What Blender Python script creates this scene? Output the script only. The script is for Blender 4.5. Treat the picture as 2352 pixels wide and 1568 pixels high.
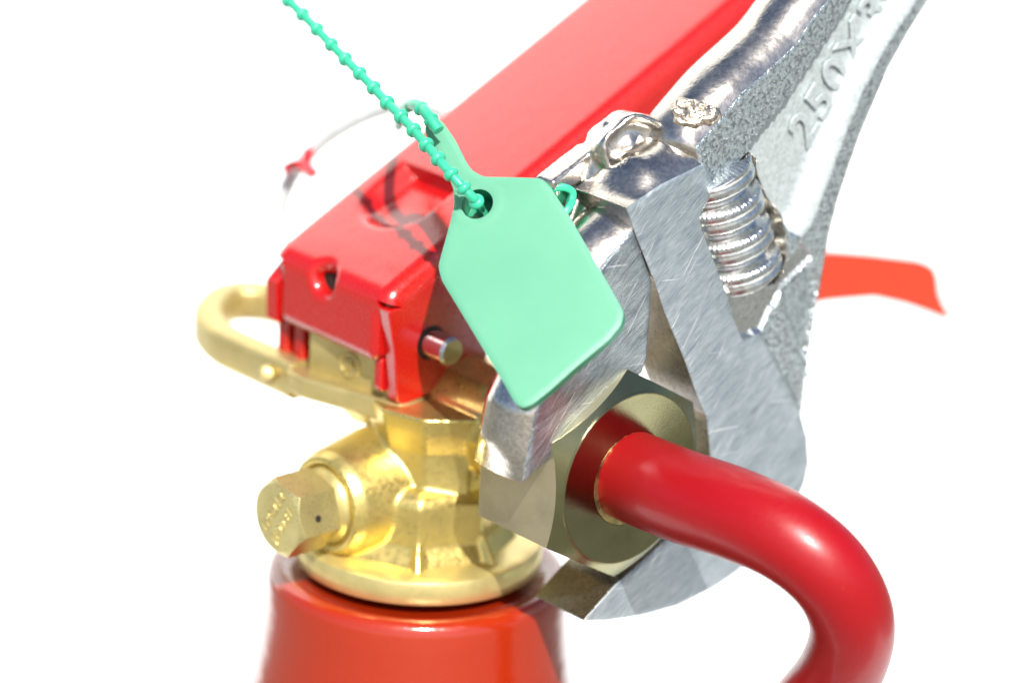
import bpy, bmesh, math, random
import numpy as np
from mathutils import Vector as Vec, Matrix, noise
from mathutils.geometry import delaunay_2d_cdt

random.seed(7)
for o in list(bpy.data.objects): bpy.data.objects.remove(o)
scene = bpy.context.scene
COL = scene.collection
S = 0.001                      # everything below is in millimetres
PI = math.pi

# ------------------------------------------------------------------ camera, world, sun
D0 = 500.0                     # camera distance of the reference plane through the extinguisher's axis
FPX = 16.2*D0                  # focal length in units of a 2352 x 1568 picture
PITCH, ROLL = math.radians(20), math.radians(3)
f_ = Vec((0, math.cos(PITCH), -math.sin(PITCH)))
R0 = Vec((1, 0, 0)); U0 = Vec((0, math.sin(PITCH), math.cos(PITCH)))
RV = R0*math.cos(ROLL)+U0*math.sin(ROLL)
UV = U0*math.cos(ROLL)-R0*math.sin(ROLL)
TV = -f_
ORG = Vec((0, 0, 340))
CAM = ORG+TV*D0

cam = bpy.data.cameras.new('camera'); camo = bpy.data.objects.new('camera', cam); COL.objects.link(camo)
m = Matrix((RV, UV, TV)).transposed().to_4x4(); m.translation = CAM*S
camo.matrix_world = m
cam.sensor_width = 36; cam.lens = FPX/2352*36
cam.clip_start = 0.02; cam.clip_end = 400
cam.dof.use_dof = True; cam.dof.focus_distance = (D0-33)*S; cam.dof.aperture_fstop = 9.5
scene.camera = camo

SUN_AZ, SUN_EL = math.radians(10), math.radians(47)     # a little to the right of the camera
sdir = Vec((math.sin(SUN_AZ)*math.cos(SUN_EL), -math.cos(SUN_AZ)*math.cos(SUN_EL), math.sin(SUN_EL)))
w = bpy.data.worlds.new('World'); scene.world = w; w.use_nodes = True
nt = w.node_tree; nt.nodes.clear()
sky = nt.nodes.new('ShaderNodeTexSky'); sky.sky_type = 'NISHITA'; sky.sun_disc = False
sky.sun_elevation = SUN_EL; sky.sun_rotation = math.atan2(sdir.x, sdir.y)
sky.dust_density = 2.0; sky.air_density = 0.8; sky.ozone_density = 0.3
bg = nt.nodes.new('ShaderNodeBackground'); bg.inputs[1].default_value = 0.07
wo = nt.nodes.new('ShaderNodeOutputWorld')
nt.links.new(sky.outputs[0], bg.inputs[0]); nt.links.new(bg.outputs[0], wo.inputs[0])
sl = bpy.data.lights.new('sun', 'SUN'); sl.energy = 3.8; sl.angle = math.radians(0.5); sl.color = (1, 0.97, 0.92)
slo = bpy.data.objects.new('sun', sl); COL.objects.link(slo)
slo.rotation_euler = sdir.to_track_quat('Z', 'Y').to_euler(); slo.location = (0.5, -0.5, 1)
vs = scene.view_settings; vs.view_transform = 'Standard'; vs.look = 'None'; vs.gamma = 1; vs.exposure = 1.05
scene.render.engine = 'CYCLES'

# ------------------------------------------------------------------ placing points
def V(x, y, d=0.0):            # point seen at (x, y) of the picture, d mm nearer than the reference plane
    z = D0-d
    return CAM-TV*z+RV*((x-1176)*z/FPX)+UV*((784-y)*z/FPX)
def onplane(x, y, P, n):       # the same, on the plane through P with normal n
    r = V(x, y, 0)-CAM
    return CAM+r*((P-CAM).dot(n)/r.dot(n))
ZV = Vec((0, 0, 1))
def HZ(x, y, z): return onplane(x, y, Vec((0, 0, z)), ZV)
PHI = math.radians(43)
A = Vec((math.sin(PHI), -math.cos(PHI), 0))     # axis of nut, wrench thickness and lever pin
L = Vec((math.cos(PHI), math.sin(PHI), 0))      # heading of the lever; -L carries the plug
NC = V(1446, 1098, 28)         # centre of the nut's front face
W0 = NC-A*1.7                  # front plane of the wrench
AX = V(961, 1276, 0)           # flange bottom centre

# ------------------------------------------------------------------ materials
def mat(name, base, rough=0.4, metal=0.0, **kw):
    mm = bpy.data.materials.new(name); mm.use_nodes = True
    b = mm.node_tree.nodes['Principled BSDF']
    b.inputs['Base Color'].default_value = (*base, 1); b.inputs['Roughness'].default_value = rough
    b.inputs['Metallic'].default_value = metal
    for k, v in kw.items(): b.inputs[k.replace('_', ' ')].default_value = v
    return mm
def nodes(mm): return mm.node_tree.nodes, mm.node_tree.links, mm.node_tree.nodes['Principled BSDF']
def coords(mm, rot=(0, 0, 0), scale=(1, 1, 1)):     # object space in millimetres, optionally stretched
    N, K, b = nodes(mm)
    tc = N.new('ShaderNodeTexCoord'); mp = N.new('ShaderNodeMapping'); mp.vector_type = 'POINT'
    mp0 = N.new('ShaderNodeMapping'); mp0.inputs['Rotation'].default_value = rot
    K.new(tc.outputs['Object'], mp0.inputs[0]); K.new(mp0.outputs[0], mp.inputs[0])
    mp.inputs['Scale'].default_value = tuple(1000*s for s in scale)
    return mp.outputs[0]
def noise_t(mm, vec, scale, detail=4, rough=0.55):
    N, K, b = nodes(mm)
    t = N.new('ShaderNodeTexNoise'); t.inputs['Scale'].default_value = scale; t.inputs['Detail'].default_value = detail
    t.inputs['Roughness'].default_value = rough; K.new(vec, t.inputs['Vector']); return t.outputs['Fac']
def ramp(mm, fac, stops):
    N, K, b = nodes(mm)
    r = N.new('ShaderNodeValToRGB'); e = r.color_ramp.elements
    while len(e) < len(stops): e.new(0.5)
    for i, (p, c) in enumerate(stops):
        e[i].position = p; e[i].color = (*c, 1) if len(c) == 3 else c
    K.new(fac, r.inputs[0]); return r.outputs[0]
def bump(mm, fac, strength, dist=0.0001, prev=None):
    N, K, b = nodes(mm)
    if prev is None and b.inputs['Metallic'].default_value > 0.5:      # worn, very slightly rounded edges
        bv = N.new('ShaderNodeBevel'); bv.samples = 4; bv.inputs['Radius'].default_value = 0.00022; prev = bv.outputs[0]
    bp = N.new('ShaderNodeBump'); bp.inputs['Strength'].default_value = strength; bp.inputs['Distance'].default_value = dist
    K.new(fac, bp.inputs['Height'])
    if prev: K.new(prev, bp.inputs['Normal'])
    return bp.outputs[0]
def g(v): return (v, v, v)

def red_paint(name, base, rough=0.24, peel=0.05):
    mm = mat(name, base, rough, 0, Coat_Weight=0.7, Coat_Roughness=0.12, Specular_IOR_Level=0.55)
    N, K, b = nodes(mm); c = coords(mm)
    n1 = noise_t(mm, c, 0.35, 3); n2 = noise_t(mm, c, 3.2, 2)
    nb = bump(mm, n1, peel*3, 0.0004); nb = bump(mm, n2, peel, 0.00006, nb)
    sp = noise_t(mm, c, 2.1, 6, 0.7)
    dust = ramp(mm, sp, [(0.0, (0, 0, 0)), (0.715, (0, 0, 0)), (0.735, (1, 1, 1))])
    mx = N.new('ShaderNodeMix'); mx.data_type = 'RGBA'; mx.inputs['A'].default_value = (*base, 1)
    mx.inputs['B'].default_value = (0.85, 0.45, 0.38, 1); K.new(dust, mx.inputs['Factor']); K.new(mx.outputs['Result'], b.inputs['Base Color'])
    r = ramp(mm, n2, [(0.3, g(rough-0.05)), (0.7, g(rough+0.08))]); K.new(r, b.inputs['Roughness'])
    K.new(nb, b.inputs['Normal']); K.new(nb, b.inputs['Coat Normal'])
    return mm
M = {}
M['lever_red'] = red_paint('lever_red_paint', (0.40, 0.004, 0.003), 0.24)
M['bottle_red'] = red_paint('bottle_red_paint', (0.30, 0.018, 0.002), 0.16, 0.06)
M['orange_red'] = red_paint('handle_orange_red', (0.50, 0.032, 0.005), 0.4)
M['hose_red'] = red_paint('hose_red_rubber', (0.27, 0.001, 0.004), 0.36, 0.04)

_b = M['hose_red'].node_tree.nodes['Principled BSDF']; _b.inputs['Coat Weight'].default_value = 0.15; _b.inputs['Specular IOR Level'].default_value = 0.4
def brass(name, base, rough, cast=0.35, scale=1.6, metal=1.0):
    mm = mat(name, base, rough, metal); N, K, b = nodes(mm); c = coords(mm)
    n1 = noise_t(mm, c, scale, 5, 0.65); n2 = noise_t(mm, c, 0.22, 3)
    dk = tuple(v*0.82 for v in base)
    col = ramp(mm, n2, [(0.3, dk), (0.62, base)]); K.new(col, b.inputs['Base Color'])
    r = ramp(mm, n1, [(0.3, g(max(0.05, rough-0.1))), (0.75, g(rough+0.15))]); K.new(r, b.inputs['Roughness'])
    nb = bump(mm, n1, cast, 0.00012)
    K.new(nb, b.inputs['Normal']); return mm
M['brass_cast'] = brass('cast_brass', (0.76, 0.60, 0.20), 0.33, 0.18, 1.4, 0.9)
M['brass_bright'] = brass('machined_brass', (0.74, 0.62, 0.25), 0.36, 0.06, 3.0, 0.8)
M['plug'] = brass('plug_brass', (0.64, 0.55, 0.24), 0.32, 0.10, 3.0, 0.8)
M['brass_dull'] = brass('dull_brass', (0.62, 0.51, 0.22), 0.46, 0.45, 2.2, 0.8)
M['flange'] = brass('turned_brass_flange', (0.78, 0.66, 0.28), 0.36, 0.05, 3.0); M['flange'].node_tree.nodes['Principled BSDF'].inputs['Metallic'].default_value = 0.75
M['nut'] = brass('nut_olive_brass', (0.27, 0.26, 0.14), 0.08, 0.2, 4.0)
M['nut_flat'] = brass('nut_flat_nickel', (0.40, 0.36, 0.24), 0.42, 0.10, 4.0, 0.85)

def steel(name, base, rough, kind, metal=1.0):
    mm = mat(name, base, rough, metal); N, K, b = nodes(mm)
    if kind == 'brushed':
        # grinding lines run steeply up to the right across the flat
        c = coords(mm, rot=(0, 0, math.radians(-43))); c0 = c
        m2 = N.new('ShaderNodeMapping'); m2.inputs['Rotation'].default_value = (0, math.radians(33), 0); K.new(c, m2.inputs[0]); c = m2.outputs[0]
        mp = N.new('ShaderNodeMapping'); mp.inputs['Scale'].default_value = (0.13, 1.0, 3.0); K.new(c, mp.inputs[0])
        n1 = noise_t(mm, mp.outputs[0], 2.8, 7, 0.78)
        mp2 = N.new('ShaderNodeMapping'); mp2.inputs['Scale'].default_value = (0.22, 0.5, 0.9); K.new(c, mp2.inputs[0])
        n2 = noise_t(mm, mp2.outputs[0], 0.55, 9, 0.75)
        n3 = noise_t(mm, c0, 0.07, 3)
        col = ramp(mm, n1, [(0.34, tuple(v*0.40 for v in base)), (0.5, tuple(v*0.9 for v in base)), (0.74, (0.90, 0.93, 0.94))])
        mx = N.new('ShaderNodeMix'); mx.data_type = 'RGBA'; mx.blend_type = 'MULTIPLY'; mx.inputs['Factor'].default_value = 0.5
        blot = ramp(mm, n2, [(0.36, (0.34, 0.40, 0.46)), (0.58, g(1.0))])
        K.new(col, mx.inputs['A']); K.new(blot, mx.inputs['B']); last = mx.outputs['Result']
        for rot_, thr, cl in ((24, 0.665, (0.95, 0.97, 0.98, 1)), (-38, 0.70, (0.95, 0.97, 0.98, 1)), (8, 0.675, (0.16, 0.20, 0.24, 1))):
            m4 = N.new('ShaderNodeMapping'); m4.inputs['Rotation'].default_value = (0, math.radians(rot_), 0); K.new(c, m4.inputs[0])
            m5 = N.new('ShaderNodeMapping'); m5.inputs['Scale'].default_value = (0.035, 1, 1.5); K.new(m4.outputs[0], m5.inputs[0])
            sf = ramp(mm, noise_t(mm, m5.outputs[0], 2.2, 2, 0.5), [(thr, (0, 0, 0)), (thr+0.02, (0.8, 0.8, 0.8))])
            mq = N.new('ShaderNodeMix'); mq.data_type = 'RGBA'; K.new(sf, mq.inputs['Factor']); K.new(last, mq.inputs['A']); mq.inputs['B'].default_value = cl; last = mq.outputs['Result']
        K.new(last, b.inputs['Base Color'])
        K.new(ramp(mm, n2, [(0.3, g(rough-0.08)), (0.7, g(rough+0.12))]), b.inputs['Roughness'])
        nb = bump(mm, n1, 0.55, 0.00014); nb = bump(mm, n2, 0.25, 0.0002, nb)
        K.new(nb, b.inputs['Normal'])
    elif kind == 'cast':
        c = coords(mm)
        n1 = noise_t(mm, c, 1.8, 3, 0.6); n2 = noise_t(mm, c, 4.5, 2); n3 = noise_t(mm, c, 0.12, 3)
        col = ramp(mm, n1, [(0.36, tuple(v*0.38 for v in base)), (0.56, base)]); K.new(col, b.inputs['Base Color'])
        K.new(ramp(mm, n3, [(0.3, g(rough-0.08)), (0.7, g(rough+0.08))]), b.inputs['Roughness'])
        nb = bump(mm, n1, 0.7, 0.0003); nb = bump(mm, n2, 0.5, 0.0001, nb)
        K.new(nb, b.inputs['Normal'])
    else:
        c = coords(mm)
        n1 = noise_t(mm, c, 1.6, 4, 0.6); n3 = noise_t(mm, c, 0.2, 3)
        K.new(ramp(mm, n3, [(0.3, g(max(.04, rough-0.08))), (0.7, g(rough+0.1))]), b.inputs['Roughness'])
        col = ramp(mm, n1, [(0.30, tuple(v*0.7 for v in base)), (0.6, base)]); K.new(col, b.inputs['Base Color'])
        nb = bump(mm, n1, 0.35, 0.00012); K.new(nb, b.inputs['Normal'])
    return mm
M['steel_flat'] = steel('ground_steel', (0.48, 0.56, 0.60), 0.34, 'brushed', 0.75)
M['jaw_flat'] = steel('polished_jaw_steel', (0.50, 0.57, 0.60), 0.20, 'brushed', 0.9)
M['steel_cast'] = steel('plated_cast_steel', (0.58, 0.66, 0.68), 0.24, 'cast', 0.85)
M['steel_web'] = steel('plated_web_steel', (0.54, 0.60, 0.60), 0.38, 'smooth', 0.45)
M['steel_smooth'] = steel('plated_smooth_steel', (0.66, 0.62, 0.56), 0.20, 'smooth')
M['steel_inner'] = steel('worn_jaw_steel', (0.44, 0.43, 0.40), 0.28, 'smooth')
M['steel_worm'] = steel('worm_screw_steel', (0.74, 0.77, 0.77), 0.24, 'smooth')
M['steel_spot'] = steel('rough_spot_steel', (0.72, 0.62, 0.50), 0.3, 'cast')
M['chrome'] = mat('chrome', (0.55, 0.56, 0.58), 0.16, 1.0)
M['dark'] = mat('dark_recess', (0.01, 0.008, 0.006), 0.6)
M['clip_red'] = mat('clip_red_plastic', (0.62, 0.01, 0.02), 0.35)

def green_plastic(name, base, rough):
    mm = mat(name, base, rough, 0, Subsurface_Weight=0.6, Subsurface_Scale=0.002, Specular_IOR_Level=0.45)
    N, K, b = nodes(mm); b.inputs['Subsurface Radius'].default_value = (0.5, 1.0, 0.8)
    c = coords(mm); n1 = noise_t(mm, c, 1.6, 4); n2 = noise_t(mm, c, 0.1, 2)
    K.new(ramp(mm, n2, [(0.3, tuple(v*0.92 for v in base)), (0.7, base)]), b.inputs['Base Color'])
    K.new(bump(mm, n1, 0.12, 0.00008), b.inputs['Normal'])
    return mm
M['mint'] = green_plastic('mint_green_plastic', (0.115, 0.34, 0.22), 0.5)
M['mint_deep'] = green_plastic('mint_green_strap', (0.035, 0.40, 0.24), 0.38)
M['mint_dark'] = mat('mint_green_hollow', (0.006, 0.20, 0.10), 0.4)
gm = mat('white_ground', (0.86, 0.87, 0.855), 0.7); M['ground'] = gm
N, K, b = nodes(gm); c = coords(gm); K.new(ramp(gm, noise_t(gm, c, 0.004, 4), [(0.3, (0.83, 0.84, 0.83)), (0.7, (0.87, 0.88, 0.865))]), b.inputs['Base Color'])
K.new(bump(gm, noise_t(gm, c, 0.4, 3), 0.2, 0.0003), b.inputs['Normal'])

M['paving'] = mat('grey_paving', (0.15, 0.15, 0.13), 0.8)
# ------------------------------------------------------------------ mesh helpers (millimetres in, metres out)
def obj(name, verts, faces, material, parent=None, smooth=True, bevel=0, seg=2, angle=35, mats=None, fmat=None):
    org = parent_origin(parent)
    me = bpy.data.meshes.new(name)
    me.from_pydata([((Vec(v)-org)*S)[:] for v in verts], [], faces)
    bm = bmesh.new(); bm.from_mesh(me); bmesh.ops.remove_doubles(bm, verts=bm.verts, dist=2e-6) if False else None
    bmesh.ops.recalc_face_normals(bm, faces=bm.faces); bm.to_mesh(me); bm.free()
    me.materials.append(material)
    if mats:
        for q in mats: me.materials.append(q)
        for p, i in zip(me.polygons, fmat): p.material_index = i
    o = bpy.data.objects.new(name, me); COL.objects.link(o)
    if parent: o.parent = parent; o.location = (0, 0, 0)
    else: pass
    if smooth:
        for p in me.polygons: p.use_smooth = True
        try: me.set_sharp_from_angle(angle=math.radians(angle))
        except Exception: pass
    if bevel:
        bv = o.modifiers.new('bevel', 'BEVEL'); bv.width = bevel*S; bv.segments = seg; bv.limit_method = 'ANGLE'; bv.angle_limit = math.radians(30)
        bv.harden_normals = False
    return o
ORIGINS = {}
def parent_origin(p):
    while p is not None:
        if p.name in ORIGINS: return ORIGINS[p.name]
        p = p.parent
    return Vec((0, 0, 0))
def thing(name, label, cat, loc, group=None):
    o = bpy.data.objects.new(name, None); COL.objects.link(o); o.empty_display_size = 0.01
    o.location = loc*S; ORIGINS[o.name] = Vec(loc); o['label'] = label; o['category'] = cat
    if group: o['group'] = group
    return o

def text_mesh(name, body, origin, xdir, ydir, size, ext, material, parent, bev=0.05, spacing=1.0):
    cu = bpy.data.curves.new(name, 'FONT'); cu.body = body; cu.size = size; cu.align_x = 'CENTER'; cu.align_y = 'CENTER'
    cu.extrude = ext; cu.bevel_depth = bev; cu.bevel_resolution = 1; cu.space_character = spacing; cu.resolution_u = 4
    t = bpy.data.objects.new(name+'_tmp', cu); COL.objects.link(t)
    dg = bpy.context.evaluated_depsgraph_get(); me = bpy.data.meshes.new_from_object(t.evaluated_get(dg))
    z = xdir.cross(ydir)
    V_ = [origin+xdir*p.co.x+ydir*p.co.y+z*p.co.z for p in me.vertices]; F_ = [tuple(p.vertices) for p in me.polygons]
    bpy.data.objects.remove(t)
    return obj(name, V_, F_, material, parent)
def frame(n):
    n = n.normalized(); a = Vec((0, 0, 1)) if abs(n.z) < 0.9 else Vec((1, 0, 0))
    u = a.cross(n).normalized(); return u, n.cross(u)
def lathe(profile, origin, axis, seg=96, u=None, closed=False, rfun=None):
    """profile (r, h) along axis"""
    axis = axis.normalized(); uu, vv = frame(axis)
    if u is not None: uu = (u-axis*u.dot(axis)).normalized(); vv = axis.cross(uu)
    vs_, fs = [], []
    for r, h in profile:
        for k in range(seg):
            t = 2*PI*k/seg; rr = r if rfun is None else rfun(r, h, t)
            vs_.append(origin+axis*h+uu*(rr*math.cos(t))+vv*(rr*math.sin(t)))
    n = len(profile)
    for i in range(n-1 if not closed else n):
        j = (i+1) % n
        for k in range(seg):
            l = (k+1) % seg
            fs.append((i*seg+k, i*seg+l, j*seg+l, j*seg+k))
    if not closed:
        for i in (0, n-1):
            if profile[i][0] > 1e-3: fs.append(tuple(i*seg+k for k in range(seg)))
    return vs_, fs
def spline(pts, n=12):
    P = [Vec(p) for p in pts]; out = []
    P = [P[0]*2-P[1]]+P+[P[-1]*2-P[-2]]
    for i in range(1, len(P)-2):
        p0, p1, p2, p3 = P[i-1:i+3]
        for k in range(n):
            t = k/n
            out.append(0.5*((2*p1)+(p2-p0)*t+(2*p0-5*p1+4*p2-p3)*t*t+(3*p1-p0-3*p2+p3)*t**3))
    out.append(P[-2]); return out
def sweep(path, section, up=None, closed=False, scale=None, cap=True):
    """section: list of (u, v); u along side, v along up; parallel transport when up is None"""
    vs_, fs = [], []; n = len(path); m_ = len(section); prev = None
    for i, p in enumerate(path):
        a = path[(i-1) % n] if (i > 0 or closed) else path[0]
        b_ = path[(i+1) % n] if (i < n-1 or closed) else path[-1]
        t = (b_-a).normalized()
        if up is not None: s_ = t.cross(up).normalized(); v = s_.cross(t)
        else:
            if prev is None: prev = frame(t)[0]
            s_ = (prev-t*prev.dot(t)).normalized(); prev = s_; v = s_.cross(t)
        k = scale[i] if scale else 1
        for (x, y) in section: vs_.append(p+s_*(x*k)+v*(y*k))
    for i in range(n if closed else n-1):
        j = (i+1) % n
        for k in range(m_):
            l = (k+1) % m_
            fs.append((i*m_+k, i*m_+l, j*m_+l, j*m_+k))
    if cap and not closed:
        fs.append(tuple(range(m_))); fs.append(tuple((n-1)*m_+k for k in range(m_)))
    return vs_, fs
def circ(r, n=24, e=1.0): return [(r*math.cos(2*PI*k/n), r*e*math.sin(2*PI*k/n)) for k in range(n)]
def rrect(w_, h_, r, n=5):
    out = []
    for cx, cy, a0 in ((w_/2-r, h_/2-r, 0), (-w_/2+r, h_/2-r, 90), (-w_/2+r, -h_/2+r, 180), (w_/2-r, -h_/2+r, 270)):
        for k in range(n+1):
            a = math.radians(a0+90*k/n); out.append((cx+r*math.cos(a), cy+r*math.sin(a)))
    return out
def prism(poly, vec):
    n = len(poly); vs_ = [Vec(p) for p in poly]+[Vec(p)+vec for p in poly]
    fs = [tuple(range(n)), tuple(range(n, 2*n))]+[(k, (k+1) % n, n+(k+1) % n, n+k) for k in range(n)]
    return vs_, fs
def merge(*parts):
    V_, F_ = [], []
    for v, f in parts:
        o = len(V_); V_ += list(v); F_ += [tuple(i+o for i in q) for q in f]
    return V_, F_
def ctrl_round(poly, r=1.0, n=4):      # rounds the corners of a closed 2-D or 3-D polygon
    out = []; m_ = len(poly)
    for i in range(m_):
        p, q, s_ = Vec(poly[i-1]), Vec(poly[i]), Vec(poly[(i+1) % m_])
        a = (p-q); b_ = (s_-q); ra = min(r, a.length*.45); rb = min(r, b_.length*.45)
        a = q+a.normalized()*ra; b_ = q+b_.normalized()*rb
        for k in range(n+1):
            t = k/n; out.append((a*(1-t)**2+q*2*t*(1-t)+b_*t*t))
    return out

# ---- relief: a constrained triangulation of a 2-D outline, lifted by a height function
def resample(poly, step, closed=True):
    out = []; n = len(poly)
    for i in range(n if closed else n-1):
        p = np.array(poly[i][:2], float); q = np.array(poly[(i+1) % n][:2], float)
        k = max(1, int(np.linalg.norm(q-p)/step+0.5))
        for j in range(k): out.append(p+(q-p)*j/k)
    if not closed: out.append(np.array(poly[-1][:2], float))
    return np.array(out)
def inside(P, poly):
    x, y = P[:, 0], P[:, 1]; r = np.zeros(len(P), bool); n = len(poly)
    for i in range(n):
        x1, y1 = poly[i][0], poly[i][1]; x2, y2 = poly[(i+1) % n][0], poly[(i+1) % n][1]
        c_ = ((y1 > y) != (y2 > y)) & (x < (x2-x1)*(y-y1)/((y2-y1) or 1e-12)+x1); r ^= c_
    return r
def dist(P, poly, closed=True):
    d = np.full(len(P), 1e9); n = len(poly)
    for i in range(n if closed else n-1):
        a = np.array(poly[i][:2], float); b_ = np.array(poly[(i+1) % n][:2], float); ab = b_-a; l2 = max(ab@ab, 1e-9)
        t = np.clip(((P-a)@ab)/l2, 0, 1); d = np.minimum(d, np.linalg.norm(P-a-t[:, None]*ab, axis=1))
    return d
def sstep(x, a, b_): t = np.clip((x-a)/(b_-a), 0, 1); return t*t*(3-2*t)
def offset_poly(poly, o):      # + is outwards
    P = np.array([p[:2] for p in poly], float); area = 0.5*np.sum(P[:, 0]*np.roll(P[:, 1], -1)-np.roll(P[:, 0], -1)*P[:, 1])
    a = np.roll(P, 1, 0); b_ = np.roll(P, -1, 0)
    e1 = (P-a)/np.maximum(np.linalg.norm(P-a, axis=1), 1e-9)[:, None]; e2 = (b_-P)/np.maximum(np.linalg.norm(b_-P, axis=1), 1e-9)[:, None]
    n1 = np.stack([e1[:, 1], -e1[:, 0]], 1); n2 = np.stack([e2[:, 1], -e2[:, 0]], 1)
    nn = n1+n2; nn /= np.maximum(np.linalg.norm(nn, axis=1), 0.3)[:, None]
    return P+nn*(o if area > 0 else -o)
def triangulate(outline, holes=(), feats=(), step=0.6, gap=0.4):
    lines = [(resample(outline, step), True)]+[(resample(h, step*.5), True) for h in holes]+[(resample(f, step, c_), c_) for f, c_ in feats]
    pts, edges = [], []
    for P, c_ in lines:
        o = len(pts); n = len(P); pts += [tuple(p) for p in P]
        edges += [(o+i, o+(i+1) % n) for i in range(n if c_ else n-1)]
    O = lines[0][0]; mn = O.min(0); mx = O.max(0)
    X, Y = np.meshgrid(np.arange(mn[0], mx[0], step), np.arange(mn[1], mx[1], step*.87))
    X = X+(np.arange(X.shape[0]) % 2)[:, None]*step/2
    G = np.stack([X.ravel(), Y.ravel()], 1); G = G[inside(G, O)]
    for P, c_ in lines: G = G[dist(G, P, c_) > gap*step]
    for h in holes: G = G[~inside(G, h)]
    pts += [tuple(p) for p in G]
    vo, eo, fo, *_ = delaunay_2d_cdt([Vec(p) for p in pts], edges, [], 0, 1e-5, False)
    vo = np.array([v[:] for v in vo]); F = [tuple(f) for f in fo]
    C_ = np.array([vo[list(f)].mean(0) for f in F]); k = inside(C_, O)
    for h in holes: k &= ~inside(C_, resample(h, step*.5))
    F = [f for f, q in zip(F, k) if q]
    return vo, F
def boundary(F):
    c_ = {}
    for f in F:
        for i in range(len(f)):
            e = (f[i], f[(i+1) % len(f)])
            if (e[1], e[0]) in c_: del c_[(e[1], e[0])]
            else: c_[e] = 1
    return list(c_)
def relief(outline, fmap, hfun, back, holes=(), feats=(), step=0.6):
    """front surface at fmap(x, y, hfun), back at fmap(x, y, back); both joined at the edges"""
    P, F = triangulate(outline, holes, feats, step)
    h = hfun(P); n = len(P)
    hb = back(P, h) if callable(back) else np.full(n, back)
    V_ = [fmap(P[i][0], P[i][1], h[i]) for i in range(n)]+[fmap(P[i][0], P[i][1], hb[i]) for i in range(n)]
    F_ = list(F)+[tuple(n+i for i in reversed(f)) for f in F]
    nf = len(F_)
    for a, b_ in boundary(F): F_.append((b_, a, n+a, n+b_))
    return V_, F_, len(F), P

# ================================================================== SETTING
gv = [Vec((-60000, -60000, 0)), Vec((60000, -60000, 0)), Vec((60000, 60000, 0)), Vec((-60000, 60000, 0))]
gr = obj('ground', gv, [(0, 1, 2, 3)], M['paving'], smooth=False); gr['kind'] = 'structure'
# a seamless white sheet under and behind the extinguisher
bp_ = [(-110, 4), (1150, 4)]+[(1150+350*math.sin(t*PI/24), 354-350*math.cos(t*PI/24)) for t in range(1, 13)]+[(1500, 3200)]
bv_, bf_ = [], []
for y, z in bp_:
    xl = -640 if z < 5 else -640-1900*min(1, (z-4)/120)      # the hanging part is wider than the part on the ground
    bv_ += [Vec((xl, y, z)), Vec((560, y, z)), Vec((560, y+3, z-3)), Vec((xl, y+3, z-3))]
for i in range(len(bp_)-1):
    for k in range(4): bf_.append((4*i+k, 4*i+(k+1) % 4, 4*i+4+(k+1) % 4, 4*i+4+k))
bf_ += [(0, 1, 2, 3), tuple(4*(len(bp_)-1)+k for k in range(4))]
bd_ = obj('backdrop', bv_, bf_, M['ground']); bd_['kind'] = 'structure'

# ================================================================== FIRE EXTINGUISHER
base = Vec((AX.x, AX.y, 0))
EX = thing('fire_extinguisher', 'red fire extinguisher with brass valve, red squeeze lever and red hose', 'fire extinguisher', base)
def ax(h): return Vec((AX.x, AX.y, AX.z+h))
H = AX.z
prof = [(0, -1.2), (17.3, -1.6), (18.0, -1.3), (19.6, -1.0), (20.6, -1.3), (21.15, -2.0), (21.4, -3.1), (21.65, -6), (22.1, -10.5), (22.8, -16), (24.0, -22), (26.2, -30), (30.5, -39),
        (38, -48), (46, -56), (51, -63), (54, -72), (55, -84), (55, 12-H), (54, 6-H), (50, 3-H), (48, 0.4-H), (0, 0.4-H)]
v, f = lathe([(max(r, 0.01), h) for r, h in prof], ax(0), ZV, 160)
obj('cylinder', v, f, M['bottle_red'], EX, angle=60)
# flange ring
prof = [(12, 3.9), (15.6, 3.8), (16.9, 3.65), (17.35, 3.45), (17.5, 3.1), (17.5, 0.5), (17.3, 0.1), (16.9, 0), (14, -1.2), (0.01, -1.2)]
v, f = lathe([(0.01, 3.9)]+prof, ax(0), ZV, 160)
obj('flange_ring', v, f, M['flange'], EX, angle=30)

# valve body: column, skirt and bosses fused
def loc(x, y, z): return ax(z)+R0*x+Vec((0, -1, 0))*y
HA = V(980, 900, 0).z-AX.z     # height of the nut axis
HB = V(971, 1099, 0).z-AX.z    # height of the plug axis
parts = []
colp = [(12.3*math.sin(math.radians(q+1)), 12.3*math.cos(math.radians(q+1))) for q in range(0, 360, 45)]
def loft(rings):
    n = len(rings[0]); V_ = [p for r in rings for p in r]; F_ = []
    for i in range(len(rings)-1):
        for k in range(n): F_.append((i*n+k, i*n+(k+1) % n, (i+1)*n+(k+1) % n, (i+1)*n+k))
    F_.append(tuple(range(n))); F_.append(tuple((len(rings)-1)*n+k for k in range(n)))
    return V_, F_
parts.append(loft([[loc(x*s_, y*s_, z) for x, y in colp] for s_, z in ((1.16, 2.9), (1.12, 4.0), (1.0, 6.2), (1.0, 12.2), (0.95, 13.2), (0.84, 14.0))]))
parts.append(lathe([(0.01, 10), (10.0, 10), (9.6, 16), (9.6, 19), (10.8, 22.5), (11.4, 25), (0.01, 25)], ax(0)+R0*2.6, ZV, 10, u=L))
bossF = V(743, 1160, 12)
bl = (bossF-ax(HB)).length
parts.append(lathe([(0.01, -2), (9.4, -2), (9.0, bl*.45), (7.6, bl-1.6), (7.1, bl-0.6), (6.8, bl), (5.9, bl), (5.7, bl-0.9), (0.01, bl-0.9)], bossF+L*bl, -L, 64))
parts.append(lathe([(0.01, -44), (8.2, -44), (8.0, -30), (8.0, -21), (8.6, -19), (8.6, -13), (0.01, -13)], NC-ZV*0.6, A, 12))
q = NC-ax(HA); print('nut axis offset', q.dot(A), q.dot(L), q.z)
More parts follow.
